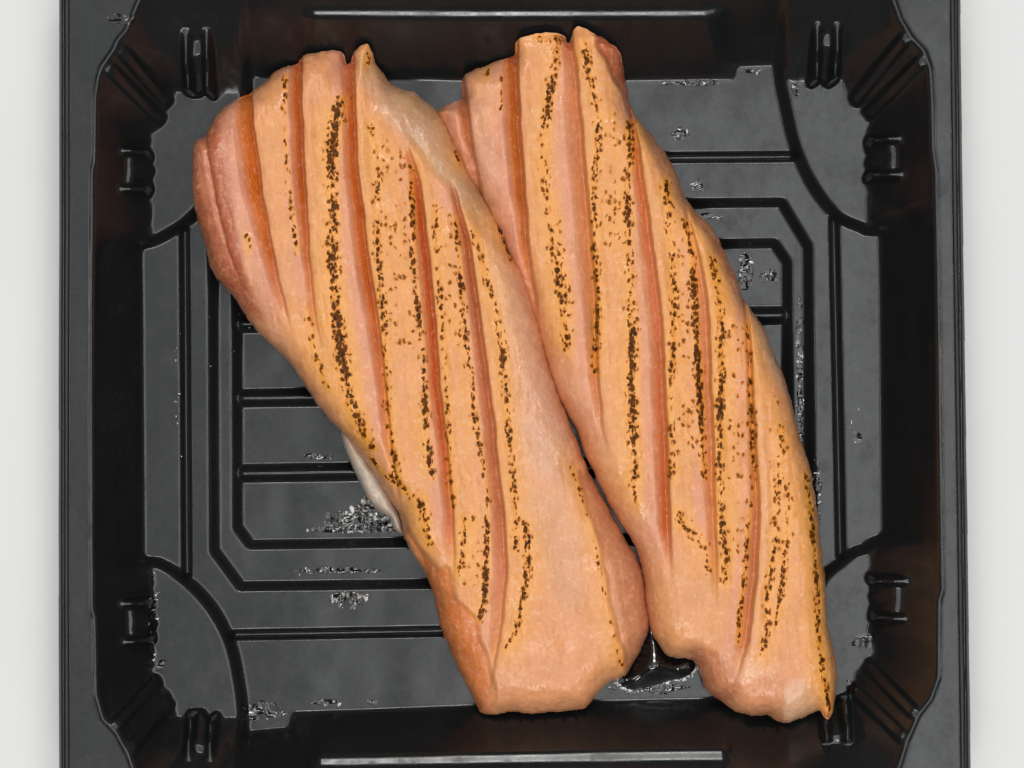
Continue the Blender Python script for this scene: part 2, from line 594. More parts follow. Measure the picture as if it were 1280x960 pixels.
tray = empty("food_tray", "shiny black plastic tray with ridged base holding both seared fillets", "tray")
XS, YS, pm = g.snap(dO)
tP = np.stack([XS, YS, Z], -1)
tN = g.normals(Z)
fm = g.faces(pm)
lab = np.zeros(X.shape, int)                       # 0 rim
lab[dR < 0] = 1                                    # side wall
lab[(dR < 0) & (dB > 0) & (ledge_m > 0.5) & (Y > 0)] = 2
lab[(dR < 0) & (dB > 0) & (ledge_m > 0.5) & (Y < 0)] = 3
tl = (t > 0.60) & (t < 0.73)
bl = (t > 0.52) & (t < 0.70)
lab[(lab == 2) & ~tl] = 1
lab[(lab == 3) & ~bl] = 1
lab[dB <= 0] = 4                                   # border panel
lab[(dB <= 0) & (dG < 0)] = 5
lab[(dB <= 0) & (dM < 0)] = 6
lab[dI < 0] = 7
for i in range(3):
    lab[rib_id == i + 1] = 10 + i
for i, k in enumerate(dP):
    lab[(dB <= 0) & (dP[k] < 11)] = 20 + i
for i in range(8):
    lab[(lug_id == i + 1) & wall] = 30 + i
names = {0: "rim", 1: "side_wall", 2: "ledge", 3: "ledge", 4: "border_panel", 5: "frame_panel", 6: "inner_frame", 7: "floor_panel"}
names.update({10 + i: "rib" for i in range(3)})
names.update({20 + i: "corner_pad" for i in range(4)})
names.update({30 + i: "stacking_lug" for i in range(8)})
fl = lab[:-1, :-1]
for k, nm in names.items():
    if k == 7:
        continue
    grid_part(nm, tP, tN, fm & (fl == k), M_TRAY, tray)
# the inner floor falls into four strips between the ribs
yc = [W([(640, 400)], 8)[0, 1], W([(640, 493)], 8)[0, 1], W([(640, 587)], 8)[0, 1]]
band = (Y < yc[0]).astype(int) + (Y < yc[1]) + (Y < yc[2])
for i in range(4):
    grid_part("floor_panel", tP, tN, fm & (fl == 7) & (band[:-1, :-1] == i), M_TRAY, tray)

# outside of the tray: turned down lip, sloping outer wall, underside
ro = RIM_OUT.copy()
ctr = ro.mean(0)


def ring(scale_in, z):
    dv = ro - ctr
    Lh = np.maximum(np.abs(dv) - scale_in, 1) * np.sign(dv)
    return np.column_stack([ctr + Lh, np.full(len(ro), z)])


rings = [np.column_stack([ro, np.full(len(ro), Z_RIM - 16)]), np.column_stack([ro, np.full(len(ro), Z_RIM - 26)]),
         ring(6, Z_RIM - 26), ring(34, Z_RIM - 10), ring(88, 0.8), ring(110, 0.8), ring(420, 0.8)]
m_ = len(ro)
V = np.vstack(rings)
F = []
for r_ in range(len(rings) - 1):
    for i in range(m_):
        j = (i + 1) % m_
        F.append((r_ * m_ + i, r_ * m_ + j, (r_ + 1) * m_ + j, (r_ + 1) * m_ + i))
link_mesh("outer_shell", V, np.array(F), M_TRAY, tray)

# ------------------------------------------------------------------ fish fillets
PEACH = lin(230, 163, 116)
YELL = lin(238, 172, 88)
PINK = lin(224, 158, 138)
DEEP = lin(212, 92, 50)
RED = lin(196, 100, 78)
ORNG = lin(206, 118, 66)
PALE = lin(216, 186, 162)
GREY = lin(198, 168, 140)
WHITE = lin(205, 190, 172)


def build_fillet(spec):
    root = empty("fish_fillet", spec["label"], "fish fillet", "seared scored fillets in the tray")
    # outline: raised where the tray wall is under the end of the piece
    px = np.array(spec["outline"], float)
    z = np.full(len(px), 45.0)
    for _ in range(4):
        w = W(px, z)
        z = np.maximum(spec["edge_z"], tray_z(w[:, 0], w[:, 1]) + 9)
    out = catmull(W(px, z), 3)
    lo, hi = out.min(0) - 8, out.max(0) + 8
    k = spec["shear"]
    us = out[:, 0] - k * out[:, 1]
    gr = Grid(us.min() - 8, us.max() + 8, lo[1], hi[1], 1.0, 1.6, k)
    X, Y = gr.X, gr.Y
    d = sdf(out, X, Y) + 0.9 * vnoise(X, Y, 11, spec["seed"] + 20) + 0.5 * vnoise(X, Y, 5, spec["seed"] + 21)
    # height of the outline edge, spread over the area
    zedge = np.maximum(spec["edge_z"], blur(tray_z(X, Y), 6) + 9)
    inn = np.maximum(-d, 0)
    wd = spec["round"]
    q = np.clip(inn / wd, 0, 1)
    dome = (1 - (1 - q) ** 2.4) ** (1 / 2.0)
    q2 = np.clip(inn / (wd * 2.4), 0, 1)
    topz = spec["top"] + 7 * vnoise(X, Y, 170, spec["seed"]) + 4 * q2
    topz = np.maximum(topz, zedge + 12)
    H = zedge + (topz - zedge) * dome
    H += 2.4 * vnoise(X, Y, 34, spec["seed"] + 1) + 0.75 * vnoise(X, Y, 13, spec["seed"] + 2) + 0.28 * vnoise(X, Y, 6, spec["seed"] + 3)
    # fibres running along the piece
    H += 0.35 * vnoise((X - k * Y) * 1.0, Y * 0.12, 4.0, spec["seed"] + 9)

    tint = np.empty(X.shape + (3,))
    tint[:] = PEACH
    nz = 0.5 + 0.5 * vnoise(X, Y, 60, spec["seed"] + 5)
    tint += (PINK - PEACH) * (0.35 * nz)[..., None]
    wet = np.full(X.shape, 0.45)
    char = np.zeros(X.shape)
    raw = np.zeros(X.shape)

    def region(poly, c, soft, amt=1.0, dz=0.0, w_=None):
        nonlocal tint, H, wet
        P = catmull(W(poly, 75), 3)
        s = sdf(P, X, Y) + 3 * vnoise(X, Y, 22, 17)
        m = sstep(soft, -soft, s) * amt
        tint = tint * (1 - m[..., None]) + c * m[..., None]
        H = H + dz * m
        if w_ is not None:
            wet = wet * (1 - m) + w_ * m
        return m

    for r_ in spec["regions"]:
        if r_[0] == "pre":
            region(*r_[1:])

    # scored cuts
    strip = np.zeros(X.shape, int)
    for ci, c in enumerate(spec["cuts"]):
        p = W(c["line"], 88)[::-1]
        yy, xx = p[:, 1], p[:, 0]
        sl0 = (xx[1] - xx[0]) / (yy[1] - yy[0])
        sl1 = (xx[-1] - xx[-2]) / (yy[-1] - yy[-2])
        ye = np.concatenate([[yy[0] - 600], yy, [yy[-1] + 600]])
        xe = np.concatenate([[xx[0] - 600 * sl0], xx, [xx[-1] + 600 * sl1]])
        yd = np.linspace(ye[0], ye[-1], 1500)
        xd = np.interp(yd, ye, xe)
        kk = np.ones(21) / 21
        xd = np.convolve(np.pad(xd, 10, mode="edge"), kk, "valid")
        xc = np.interp(Y, yd, xd) + 0.9 * vnoise(Y, Y * 0, 26, ci + 40) + 0.4 * vnoise(Y, Y * 0, 8, ci + 60)
        slope = np.interp(Y, 0.5 * (yd[1:] + yd[:-1]), np.diff(xd) / np.diff(yd))
        s = (X - xc) / np.sqrt(1 + slope ** 2)
        if c.get("split", True):
            strip[s > 0] += 1
        # param 0 at the top end, 1 at the bottom end
        tt = (yy[-1] - Y) / (yy[-1] - yy[0])
        wl = 1.12 * np.interp(tt, c["t"], c["wl"])
        dep = 1.45 * np.interp(tt, c["t"], c["dep"])
        ends = sstep(-0.02 - 0.25 * c.get("open", 0), 0.02 - 0.25 * c.get("open", 0), tt) * sstep(1.06, 0.90, tt)
        fl = np.interp(tt, c["t"], c["flesh"])
        ends = ends * (d < 2)
        left = np.clip(1 + s / np.maximum(wl, 1), 0, 1) * (s <= 0)
        roll = np.clip(1 + s / (wl * 2.2 + 8), 0, 1) * (s <= 0)
        wr = 3.2
        right = np.clip(1 - s / wr, 0, 1) * (s > 0)
        g_ = np.where(s <= 0, 0.74 * left ** 1.25 + 0.26 * roll ** 1.6, right)
        H = H - dep * ends * g_
        # the strip to the right stands a little proud of the cut
        H = H + 2.5 * ends * np.exp(-((s - 9) / 8.0) ** 2) * (s > 0)
        wide = np.clip(1 + s / (wl * 1.5 + 12), 0, 1) * (s <= 0)
        pk = sstep(0.0, 0.42, wide) * ends * 0.85 * np.clip(dep / 13, 0, 1)
        raw = np.maximum(raw, pk)
        tint = tint * (1 - pk[..., None]) + PINK * pk[..., None]
        dk = np.clip(np.where(s <= 0, sstep(0.05, 0.62, left), np.clip(1 - s / 2.0, 0, 1)) * fl * ends, 0, 1)
        cc = lin(*c.get("col", (212, 92, 50))) * np.array([1.0, 1.12, 0.8])
        tint = tint * (1 - dk[..., None]) + cc * dk[..., None]
        wet = np.maximum(wet, 0.95 * dk)

    for r_ in spec["regions"]:
        if r_[0] == "post":
            region(*r_[1:])

    # scorch lines left by the flame
    for (pts, sig, amp) in spec["char"]:
        sig, amp = sig * 1.12 + 0.7, min(1.12, amp * 1.30)
        p = W(pts, 95)[::-1]
        yy, xx = p[:, 1], p[:, 0]
        xc = np.interp(Y, yy, xx)
        s = X - xc
        tp = sstep(yy[0] - 6, yy[0] + 6, Y) * sstep(yy[-1] + 6, yy[-1] - 6, Y)
        patch = 0.78 + 0.30 * vnoise(X, Y, 30, 77)
        char = np.maximum(char, amp * patch * tp * np.exp(-(s / sig) ** 2))
    for (poly, amp, soft) in spec["speck"]:
        P = catmull(W(poly, 95), 3)
        m = sstep(soft, -soft, sdf(P, X, Y))
        char = np.maximum(char, amp * m * (0.8 + 0.35 * vnoise(X, Y, 24, 78)))
    char = np.clip(char, 0, 1)
    # general toasting of the upper surface
    toast = np.zeros(X.shape)
    for (pts, sig, amp) in spec["char"]:
        p = W(pts, 95)[::-1]
        xc = np.interp(Y, p[:, 1], p[:, 0])
        tp = sstep(p[0, 1] - 40, p[0, 1] + 20, Y) * sstep(p[-1, 1] + 40, p[-1, 1] - 20, Y)
        toast = np.maximum(toast, min(1, amp * 1.1) * tp * np.exp(-((X - xc) / (sig * 1.6 + 16)) ** 2))
    toast = np.clip(toast, 0, 1) * 0.9 * (1 - 0.85 * raw)
    pinkness = np.clip((tint[..., 1:2] - 0.18) / 0.18, 0, 1)
    tint = tint + (YELL - tint) * toast[..., None] * pinkness

    H = np.maximum(H, np.minimum(zedge, H.max()) * 0 + tray_z(X, Y) + 6)
    Zs = blur(H, 0.55)
    XS, YS, pmask = gr.snap(d)
    P = np.stack([XS, YS, Zs], -1)
    N = gr.normals(Zs)
    fm = gr.faces(pmask)
    at = {"tint": np.clip(tint * np.array([0.93, 0.885, 0.76]), 0, 1), "char": char, "wet": wet}
    fl_ = strip[:-1, :-1]
    for sidx in range(strip.max() + 1):
        grid_part("seared_strip", P, N, fm & (fl_ == sidx), M_FISH, root, at)

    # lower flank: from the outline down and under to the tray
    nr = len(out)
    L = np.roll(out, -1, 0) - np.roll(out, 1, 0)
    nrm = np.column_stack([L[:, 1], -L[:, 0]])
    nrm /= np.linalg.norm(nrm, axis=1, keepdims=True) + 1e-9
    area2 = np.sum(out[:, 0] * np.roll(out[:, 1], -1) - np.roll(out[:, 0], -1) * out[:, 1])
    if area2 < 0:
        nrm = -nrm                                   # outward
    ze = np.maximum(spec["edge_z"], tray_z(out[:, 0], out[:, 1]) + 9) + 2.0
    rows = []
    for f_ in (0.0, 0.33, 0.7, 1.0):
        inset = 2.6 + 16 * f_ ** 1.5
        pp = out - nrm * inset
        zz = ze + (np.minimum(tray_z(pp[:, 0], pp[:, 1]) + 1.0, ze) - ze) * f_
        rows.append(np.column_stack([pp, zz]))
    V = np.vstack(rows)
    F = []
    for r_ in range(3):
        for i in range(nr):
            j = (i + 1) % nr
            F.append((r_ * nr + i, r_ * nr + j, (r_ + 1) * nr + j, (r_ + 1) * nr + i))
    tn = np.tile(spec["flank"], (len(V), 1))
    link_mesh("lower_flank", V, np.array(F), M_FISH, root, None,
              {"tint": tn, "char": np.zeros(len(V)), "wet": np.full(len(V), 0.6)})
    return root


T3 = [0, 0.5, 1]
OUT1 = [(242, 187), (247, 175), (257, 170), (273, 143), (287, 130), (310, 118), (327, 107), (347, 88), (364, 82), (372, 78), (375, 73), (397, 65), (420, 63),
        (430, 68), (433, 80), (438, 76), (443, 66), (457, 54), (463, 60), (470, 80), (483, 98), (495, 110), (517, 115), (527, 123), (553, 147), (573, 183),
        (593, 226), (613, 258), (630, 287), (640, 316), (655, 345), (670, 389), (685, 447), (702, 502), (720, 548), (733, 584), (748, 610),
        (764, 640), (781, 673), (798, 701), (805, 726), (812, 774), (809, 794), (795, 822), (783, 842), (775, 846), (759, 854), (745, 868), (731, 884), (699, 889),
        (670, 891), (639, 889), (612, 893), (602, 891), (597, 884), (585, 861), (564, 815), (550, 780), (536, 726), (520, 698), (507, 674), (498, 640),
        (478, 610), (455, 572), (429, 541), (415, 527), (390, 495), (365, 456), (322, 413), (287, 364), (266, 339), (255, 300), (244, 260), (240, 220)]
CUTS1 = [
    dict(line=[(256, 168), (262, 205), (272, 258), (285, 310), (300, 350)], t=T3, wl=[7, 6, 4], dep=[4, 3, 1], flesh=[.3, .3, .0], col=(196, 108, 64), open=1),
    dict(line=[(311, 112), (320, 187), (327, 247), (338, 302), (350, 362), (362, 402)], t=[0, .4, .7, 1], wl=[22, 22, 14, 6], dep=[20, 18, 12, 2], flesh=[1, 1, .9, 0], col=(211, 108, 36), open=1),
    dict(line=[(374, 72), (377, 167), (382, 250), (386, 321), (392, 392), (400, 430)], t=[0, .5, .75, 1], wl=[14, 12, 7, 5], dep=[22, 17, 8, 2], flesh=[1, 1, .6, 0], col=(214, 112, 56), open=1),
    dict(line=[(439, 66), (442, 130), (444, 200), (457, 300), (472, 406), (480, 470), (487, 548), (500, 622)], t=[0, .15, .5, .75, 1], wl=[14, 13, 15, 10, 6], dep=[24, 20, 20, 12, 3], flesh=[.6, 1, 1, .55, 0], col=(220, 116, 56), open=1),
    dict(line=[(512, 190), (523, 227), (532, 300), (539, 371), (550, 499), (560, 584), (565, 640), (567, 705)], t=[0, .1, .4, .75, 1], wl=[5, 11, 12, 10, 12], dep=[4, 17, 18, 13, 6], flesh=[.5, 1, 1, .9, .2], col=(214, 100, 44)),
    dict(line=[(566, 232), (576, 270), (585, 305), (592, 353), (605, 442), (614, 513), (623, 601), (629, 655), (632, 712), (627, 765), (614, 850)],
         t=[0, .1, .4, .65, .8, 1], wl=[5, 9, 11, 13, 15, 8], dep=[5, 16, 15, 14, 10, 3], flesh=[.8, 1, .7, .55, .35, .1], col=(202, 108, 70)),
    dict(line=[(724, 610), (735, 655), (749, 694), (760, 755), (774, 808), (783, 838)], t=T3, wl=[1, 1, 1], dep=[0, 0, 0], flesh=[0, 0, 0], split=True),
]
CHAR1 = [
    ([(357, 90), (355, 140), (358, 200), (366, 270), (373, 320)], 3.0, .62),
    ([(428, 118), (418, 157), (415, 200), (417, 233), (418, 283), (416, 320), (419, 360), (421, 400), (428, 442), (433, 477), (443, 506), (456, 545), (466, 562)], 7.5, .92),
    ([(384, 385), (390, 425), (398, 455), (413, 490)], 3.2, .72),
    ([(309, 290), (313, 318)], 2.5, .7),
    ([(460, 62), (456, 85)], 3.0, .6),
    ([(464, 150), (468, 187), (473, 213), (472, 267), (472, 317), (477, 357), (482, 420), (484, 495), (489, 548), (495, 590), (500, 612)], 4.5, .66),
    ([(514, 205), (514, 250), (517, 300), (517, 330), (523, 389), (530, 460), (532, 530), (537, 577), (541, 600)], 4.2, .85),
    ([(525, 622), (530, 640), (534, 663), (540, 684)], 5.0, .95),
    ([(485, 590), (497, 604), (515, 622)], 6, .6),
    ([(543, 255), (547, 311), (553, 400), (558, 470), (561, 530), (564, 600), (568, 640)], 4.0, .60),
    ([(568, 270), (574, 321), (578, 382), (583, 435), (590, 491), (596, 540), (605, 584), (609, 612), (608, 640), (609, 666), (608, 702), (604, 755), (598, 778)], 4.0, .78),
    ([(581, 645), (579, 690), (573, 722)], 4.5, .85),
    ([(588, 285), (600, 315), (614, 371), (627, 430), (631, 480), (634, 513), (640, 575), (645, 638), (646, 691)], 4.5, .70),
    ([(657, 650), (660, 685), (660, 709), (655, 740), (649, 769), (643, 795), (631, 815)], 4.0, .78),
    ([(713, 580), (724, 612), (732, 641), (746, 694), (757, 755), (771, 808), (780, 838)], 2.4, .50),
    ([(432, 500), (446, 524), (460, 550)], 5, .85),
    ([(462, 570), (478, 592), (490, 604)], 3, .6),
    ([(569, 188), (575, 204)], 2.5, .8), ([(620, 276), (631, 303), (642, 328)], 2.5, .85),
]
SPECK1 = [
    ([(474, 180), (510, 200), (514, 300), (520, 420), (500, 440), (486, 400), (478, 300)], 0.32, 8),
    ([(548, 260), (566, 270), (574, 340), (578, 430), (562, 430), (552, 350)], 0.34, 6),
    ([(582, 645), (606, 650), (606, 720), (590, 735), (575, 720)], 0.38, 5),
    ([(500, 600), (530, 610), (536, 640), (515, 625)], 0.34, 5),
]
REG1 = [
    ("pre", [(238, 190), (258, 168), (290, 130), (308, 180), (322, 250), (338, 330), (345, 400), (300, 385), (250, 310)], lin(172, 86, 62), 12, .9, 0, .6),
    ("pre", [(290, 130), (300, 124), (305, 200), (316, 290), (345, 390), (360, 440), (330, 400), (300, 300)], lin(232, 176, 148), 6, .7),
    ("pre", [(470, 82), (497, 110), (530, 122), (580, 185), (612, 250), (645, 320), (600, 290), (560, 235), (520, 190), (490, 130)], lin(196, 158, 122), 7, .9, -4, .6),
    ("pre", [(445, 70), (462, 75), (500, 130), (515, 175), (490, 160), (455, 110)], lin(206, 170, 150), 8, .7, 0, .7),
    ("pre", [(520, 140), (570, 195), (585, 260), (550, 220), (520, 175)], lin(200, 166, 150), 10, .6, 0, .7),
    ("pre", [(606, 300), (645, 330), (690, 480), (715, 560), (690, 600), (650, 560), (640, 470), (620, 370)], lin(218, 170, 152), 14, .85, 3, .9),
    ("pre", [(645, 560), (715, 560), (735, 690), (720, 760), (670, 700)], lin(222, 170, 142), 14, .7),
    ("post", [(497, 640), (514, 666), (532, 688), (548, 711), (562, 709), (568, 738), (597, 775), (606, 812), (616, 850), (618, 880), (600, 900), (580, 870), (540, 770), (530, 715)], lin(212, 122, 66), 4, .95, -5, .5),
    ("post", [(726, 590), (737, 640), (752, 694), (763, 755), (778, 812), (786, 846), (830, 790), (812, 700), (760, 620)], lin(200, 134, 106), 4, .9, -8, .5),
    ("post", [(625, 800), (700, 830), (780, 845), (740, 890), (610, 900), (612, 860)], lin(226, 160, 120), 16, .7),
    ("post", [(424, 538), (445, 545), (480, 600), (500, 650), (505, 680), (480, 640)], lin(214, 150, 124), 4, .8),
    ("post", [(360, 440), (395, 490), (430, 530), (425, 545), (385, 500), (350, 450)], lin(212, 150, 130), 5, .6),
]
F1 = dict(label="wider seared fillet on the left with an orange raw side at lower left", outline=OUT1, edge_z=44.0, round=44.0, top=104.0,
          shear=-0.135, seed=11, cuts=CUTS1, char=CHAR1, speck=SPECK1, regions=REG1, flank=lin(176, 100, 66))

OUT2 = [(548, 146), (549, 139), (556, 132), (566, 127), (578, 123), (577, 108), (579, 97), (590, 90), (607, 83), (627, 74), (641, 70), (644, 64), (645, 52), (660, 45), (675, 42),
        (703, 43), (709, 52), (713, 50), (717, 38), (724, 33), (740, 40), (763, 53), (773, 63), (779, 83), (783, 107), (793, 143), (817, 173), (840, 205),
        (860, 253), (890, 287), (907, 318), (932, 378), (953, 408), (971, 452), (985, 488), (997, 541), (1010, 580), (1019, 626), (1024, 662),
        (1031, 726), (1034, 780), (1042, 818), (1046, 850), (1042, 882), (1037, 898), (1031, 897), (1023, 888), (1007, 896), (989, 901), (978, 904), (966, 898), (957, 892),
        (939, 893), (918, 888), (900, 875), (882, 861), (873, 838), (864, 823), (838, 821), (824, 806), (814, 787), (808, 760), (806, 727), (797, 690), (786, 668),
        (767, 640), (750, 606), (735, 575), (720, 536), (700, 500), (682, 455), (666, 400), (650, 350), (634, 318), (624, 292), (607, 258), (587, 228), (568, 190), (556, 162)]
CUTS2 = [
    dict(line=[(580, 112), (583, 133), (590, 190), (597, 225), (606, 260)], t=T3, wl=[14, 12, 6], dep=[18, 15, 6], flesh=[.8, .8, .4], col=(192, 104, 58), open=1),
    dict(line=[(645, 56), (646, 100), (648, 150), (653, 233), (660, 317), (668, 371), (674, 405)], t=[0, .5, .8, 1], wl=[18, 16, 10, 5], dep=[24, 20, 14, 3], flesh=[1, 1, .7, 0], col=(210, 114, 46), open=1),
    dict(line=[(712, 42), (719, 90), (723, 140), (730, 217), (738, 310), (742, 371), (744, 449), (749, 513), (757, 560)], t=[0, .2, .5, .75, 1], wl=[9, 18, 17, 12, 5], dep=[14, 14, 13, 12, 2], flesh=[.4, .5, .6, .85, .1], col=(212, 128, 76), open=1),
    dict(line=[(788, 130), (794, 170), (799, 210), (810, 283), (817, 330), (825, 406), (828, 477), (832, 566), (834, 620), (836, 673), (838, 712)],
         t=[0, .1, .4, .75, .9, 1], wl=[6, 9, 15, 14, 13, 6], dep=[7, 12, 13, 17, 16, 3], flesh=[.8, .9, .5, .75, 1, .3], col=(214, 108, 54)),
    dict(line=[(858, 262), (868, 305), (880, 371), (884, 440), (887, 513), (890, 601), (892, 673), (894, 745)], t=[0, .3, .7, 1], wl=[6, 13, 11, 6], dep=[4, 12, 11, 3], flesh=[.2, .35, .7, .5], col=(210, 122, 76)),
    dict(line=[(928, 350), (934, 389), (937, 460), (940, 530), (945, 601), (946, 655), (942, 726), (931, 804), (919, 846)], t=[0, .2, .5, .9, 1], wl=[5, 5, 8, 14, 6], dep=[6, 9, 11, 13, 3], flesh=[.7, .7, .5, .5, .7], col=(204, 116, 72)),
]
CHAR2 = [
    ([(697, 55), (695, 80), (690, 105), (685, 133), (680, 167), (678, 200), (681, 230), (685, 253), (690, 300), (696, 325), (701, 371), (706, 406), (709, 440)], 5.5, .76),
    ([(694, 270), (693, 300), (699, 330), (703, 360), (709, 400)], 9, .64),
    ([(611, 80), (608, 100)], 3, .6), ([(627, 90), (626, 140)], 2.4, .5),
    ([(675, 42), (676, 54)], 9, .62), ([(695, 42), (697, 60)], 7, .72),
    ([(729, 50), (735, 90), (743, 117), (747, 150), (747, 183), (743, 217), (742, 267), (743, 307), (745, 345), (748, 375), (746, 420), (743, 470)], 4.5, .66),
    ([(787, 150), (787, 200), (784, 233), (786, 283), (787, 325), (790, 400), (789, 470), (791, 541), (794, 584), (791, 615)], 6.0, .95),
    ([(791, 605), (796, 632)], 3.5, .75),
    ([(832, 222), (836, 270), (842, 330), (843, 400), (838, 470), (838, 545), (840, 600)], 5.0, .64),
    ([(856, 275), (863, 314), (867, 364), (868, 413), (872, 460), (874, 513), (877, 566), (881, 600)], 5.0, .92),
    ([(846, 632), (850, 655), (872, 668), (880, 682), (885, 715)], 5.5, .80),
    ([(889, 320), (894, 345), (898, 364), (901, 406), (902, 449), (899, 513), (898, 555), (898, 600), (902, 660), (906, 700), (905, 730)], 5.0, .80),
    ([(932, 400), (937, 480), (940, 560), (944, 600), (935, 650), (932, 691), (927, 737), (925, 769), (923, 806)], 3.8, .62),
    ([(974, 530), (979, 560), (973, 590), (971, 625), (969, 650), (968, 684), (962, 719), (957, 751), (958, 785), (950, 824)], 4.5, .64),
    ([(983, 600), (985, 620), (983, 655), (979, 700), (975, 740), (966, 785)], 4.5, .62),
    ([(1008, 590), (1014, 641), (1019, 691), (1023, 744), (1023, 794), (1028, 843), (1034, 868), (1038, 892)], 3.4, .88),
]
SPECK2 = [
    ([(748, 150), (780, 150), (782, 290), (750, 310)], 0.32, 8),
    ([(832, 250), (858, 300), (868, 420), (872, 560), (845, 560), (838, 400)], 0.32, 8),
    ([(895, 400), (930, 420), (938, 560), (925, 700), (905, 690), (900, 520)], 0.32, 8),
    ([(845, 640), (880, 660), (880, 690), (850, 670)], 0.37, 6),
    ([(955, 490), (985, 520), (1000, 640), (985, 680), (965, 640)], 0.27, 10),
]
REG2 = [
    ("pre", [(545, 150), (556, 132), (579, 124), (600, 210), (612, 262), (590, 225)], lin(212, 146, 104), 6, .8),
    ("pre", [(578, 98), (610, 84), (614, 160), (640, 270), (668, 380), (640, 320), (605, 250), (586, 170)], lin(216, 160, 140), 8, .7),
    ("pre", [(748, 42), (764, 52), (780, 70), (786, 110), (797, 150), (786, 140), (766, 95), (748, 66)], lin(190, 106, 78), 4, .95, -10, .6),
    ("pre", [(797, 140), (838, 195), (865, 250), (905, 310), (890, 300), (855, 262), (820, 200)], lin(196, 132, 104), 6, .85, -6, .6),
    ("pre", [(880, 285), (907, 312), (935, 378), (925, 370), (900, 330)], lin(186, 112, 86), 6, .8, -5, .6),
    ("pre", [(936, 380), (954, 406), (975, 452), (985, 500), (970, 480), (945, 420)], lin(224, 184, 160), 6, .85, 0, .8),
    ("pre", [(938, 520), (950, 520), (960, 620), (960, 740), (940, 830), (930, 830), (945, 720), (948, 620)], lin(226, 168, 146), 6, .7, 0, .6),
    ("pre", [(690, 470), (725, 520), (770, 620), (800, 690), (812, 760), (830, 700), (815, 620), (770, 560), (730, 470), (705, 420)], lin(222, 166, 140), 14, .7),
    ("pre", [(805, 690), (840, 700), (880, 730), (890, 800), (830, 830), (800, 780)], lin(230, 166, 118), 12, .7),
    ("post", [(866, 800), (920, 830), (990, 850), (1030, 870), (1030, 910), (930, 910), (880, 870)], lin(216, 150, 116), 12, .7),
    ("post", [(985, 850), (1008, 850), (1018, 890), (985, 905), (978, 880)], lin(222, 188, 164), 6, .75, 0, .8),
    ("post", [(918, 815), (940, 810), (950, 835), (925, 850), (915, 845)], lin(236, 184, 160), 6, .6, 0, .7),
    ("post", [(862, 815), (885, 812), (920, 840), (910, 880), (880, 862)], lin(184, 114, 84), 6, .6, -2, .5),
    ("post", [(1016, 610), (1030, 620), (1040, 760), (1052, 850), (1044, 880), (1036, 820), (1028, 740)], lin(206, 132, 84), 3, .8, -4, .5),
]
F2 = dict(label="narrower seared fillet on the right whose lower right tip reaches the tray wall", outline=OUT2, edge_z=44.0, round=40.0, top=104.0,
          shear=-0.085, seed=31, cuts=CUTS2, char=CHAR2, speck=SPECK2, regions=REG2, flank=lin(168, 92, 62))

fil1 = build_fillet(F1)
fil2 = build_fillet(F2)


# pale flap of fat and skin that shows under the left fillet
def flap(parent, poly, z_in, z_out, tint, name):
    p = catmull(W(poly, 48), 4)
    lo, hi = p.min(0) - 4, p.max(0) + 4
    gr = Grid(lo[0], hi[0], lo[1], hi[1], 1.2, 1.2)
    d = sdf(p, gr.X, gr.Y)
    q = np.clip(-d / 12, 0, 1)
    Zf = np.maximum(tray_z(gr.X, gr.Y) + 4, 0) * 0 + z_out + (z_in - z_out) * (1 - (1 - q) ** 2) ** 0.5
    Zf = Zf + 1.6 * vnoise(gr.X, gr.Y, 12, 5) + 0.6 * vnoise(gr.X, gr.Y, 5, 6)
    XS, YS, pm_ = gr.snap(d)
    P = np.stack([XS, YS, Zf], -1)
    tn = np.empty(P.shape)
    tn[:] = tint
    o = grid_part(name, P, gr.normals(Zf), gr.faces(pm_), M_FISH, parent,
                  {"tint": tn, "char": np.zeros(d.shape), "wet": np.full(d.shape, 0.8)})
    return o


flap(fil1, [(426, 540), (436, 538), (458, 570), (482, 608), (500, 645), (504, 668), (492, 662), (486, 648), (474, 640), (462, 628), (450, 606), (438, 580), (430, 560)],
     54, 30, lin(186, 178, 164), "skin_flap")

# ------------------------------------------------------------------ juice
juice_pts = []


def drops(cx, cy, rx, ry, n_, r0, r1):
    for _ in range(n_):
        a = random.uniform(0, 2 * math.pi)
        q = math.sqrt(random.random())
        juice_pts.append((cx + rx * q * math.cos(a), cy + ry * q * math.sin(a), random.uniform(r0, r1)))


drops(450, 652, 46, 13, 150, 1.0, 5)
drops(462, 642, 24, 16, 110, 1.2, 7)
drops(440, 663, 58, 4, 90, 1.0, 3)
drops(440, 748, 24, 8, 70, 1.0, 5)
drops(436, 756, 12, 8, 24, 1.0, 4)
drops(386, 713, 5, 4, 5, 2, 4)
drops(412, 714, 60, 6, 14, 1, 2.2)
drops(395, 571, 24, 4, 14, 1.2, 2.6)
drops(934, 340, 8, 24, 30, 1.6, 4.5)
drops(962, 345, 14, 8, 10, 1.2, 2.4)
drops(850, 168, 9, 8, 10, 1.5, 3.4)
drops(870, 232, 8, 9, 12, 1.5, 3.4)
drops(870, 104, 34, 3, 12, 1.2, 2.6)
drops(940, 90, 14, 4, 12, 1.2, 2.6)
drops(992, 112, 5, 8, 8, 1.5, 3)
drops(1000, 470, 5, 100, 60, 1.2, 3)
drops(1020, 620, 5, 60, 24, 1.2, 3)
drops(410, 877, 20, 4, 20, 1.5, 3)
drops(466, 877, 8, 3, 7, 1.2, 2.6)
drops(330, 888, 30, 14, 26, 1.2, 2.6)
drops(850, 838, 16, 12, 16, 1.5, 3.4)
drops(800, 858, 40, 5, 26, 1.2, 3)
drops(818, 795, 8, 4, 8, 1.5, 3)
drops(197, 770, 4, 60, 36, 1.2, 2.6)
drops(224, 500, 4, 160, 20, 1.0, 2.0)
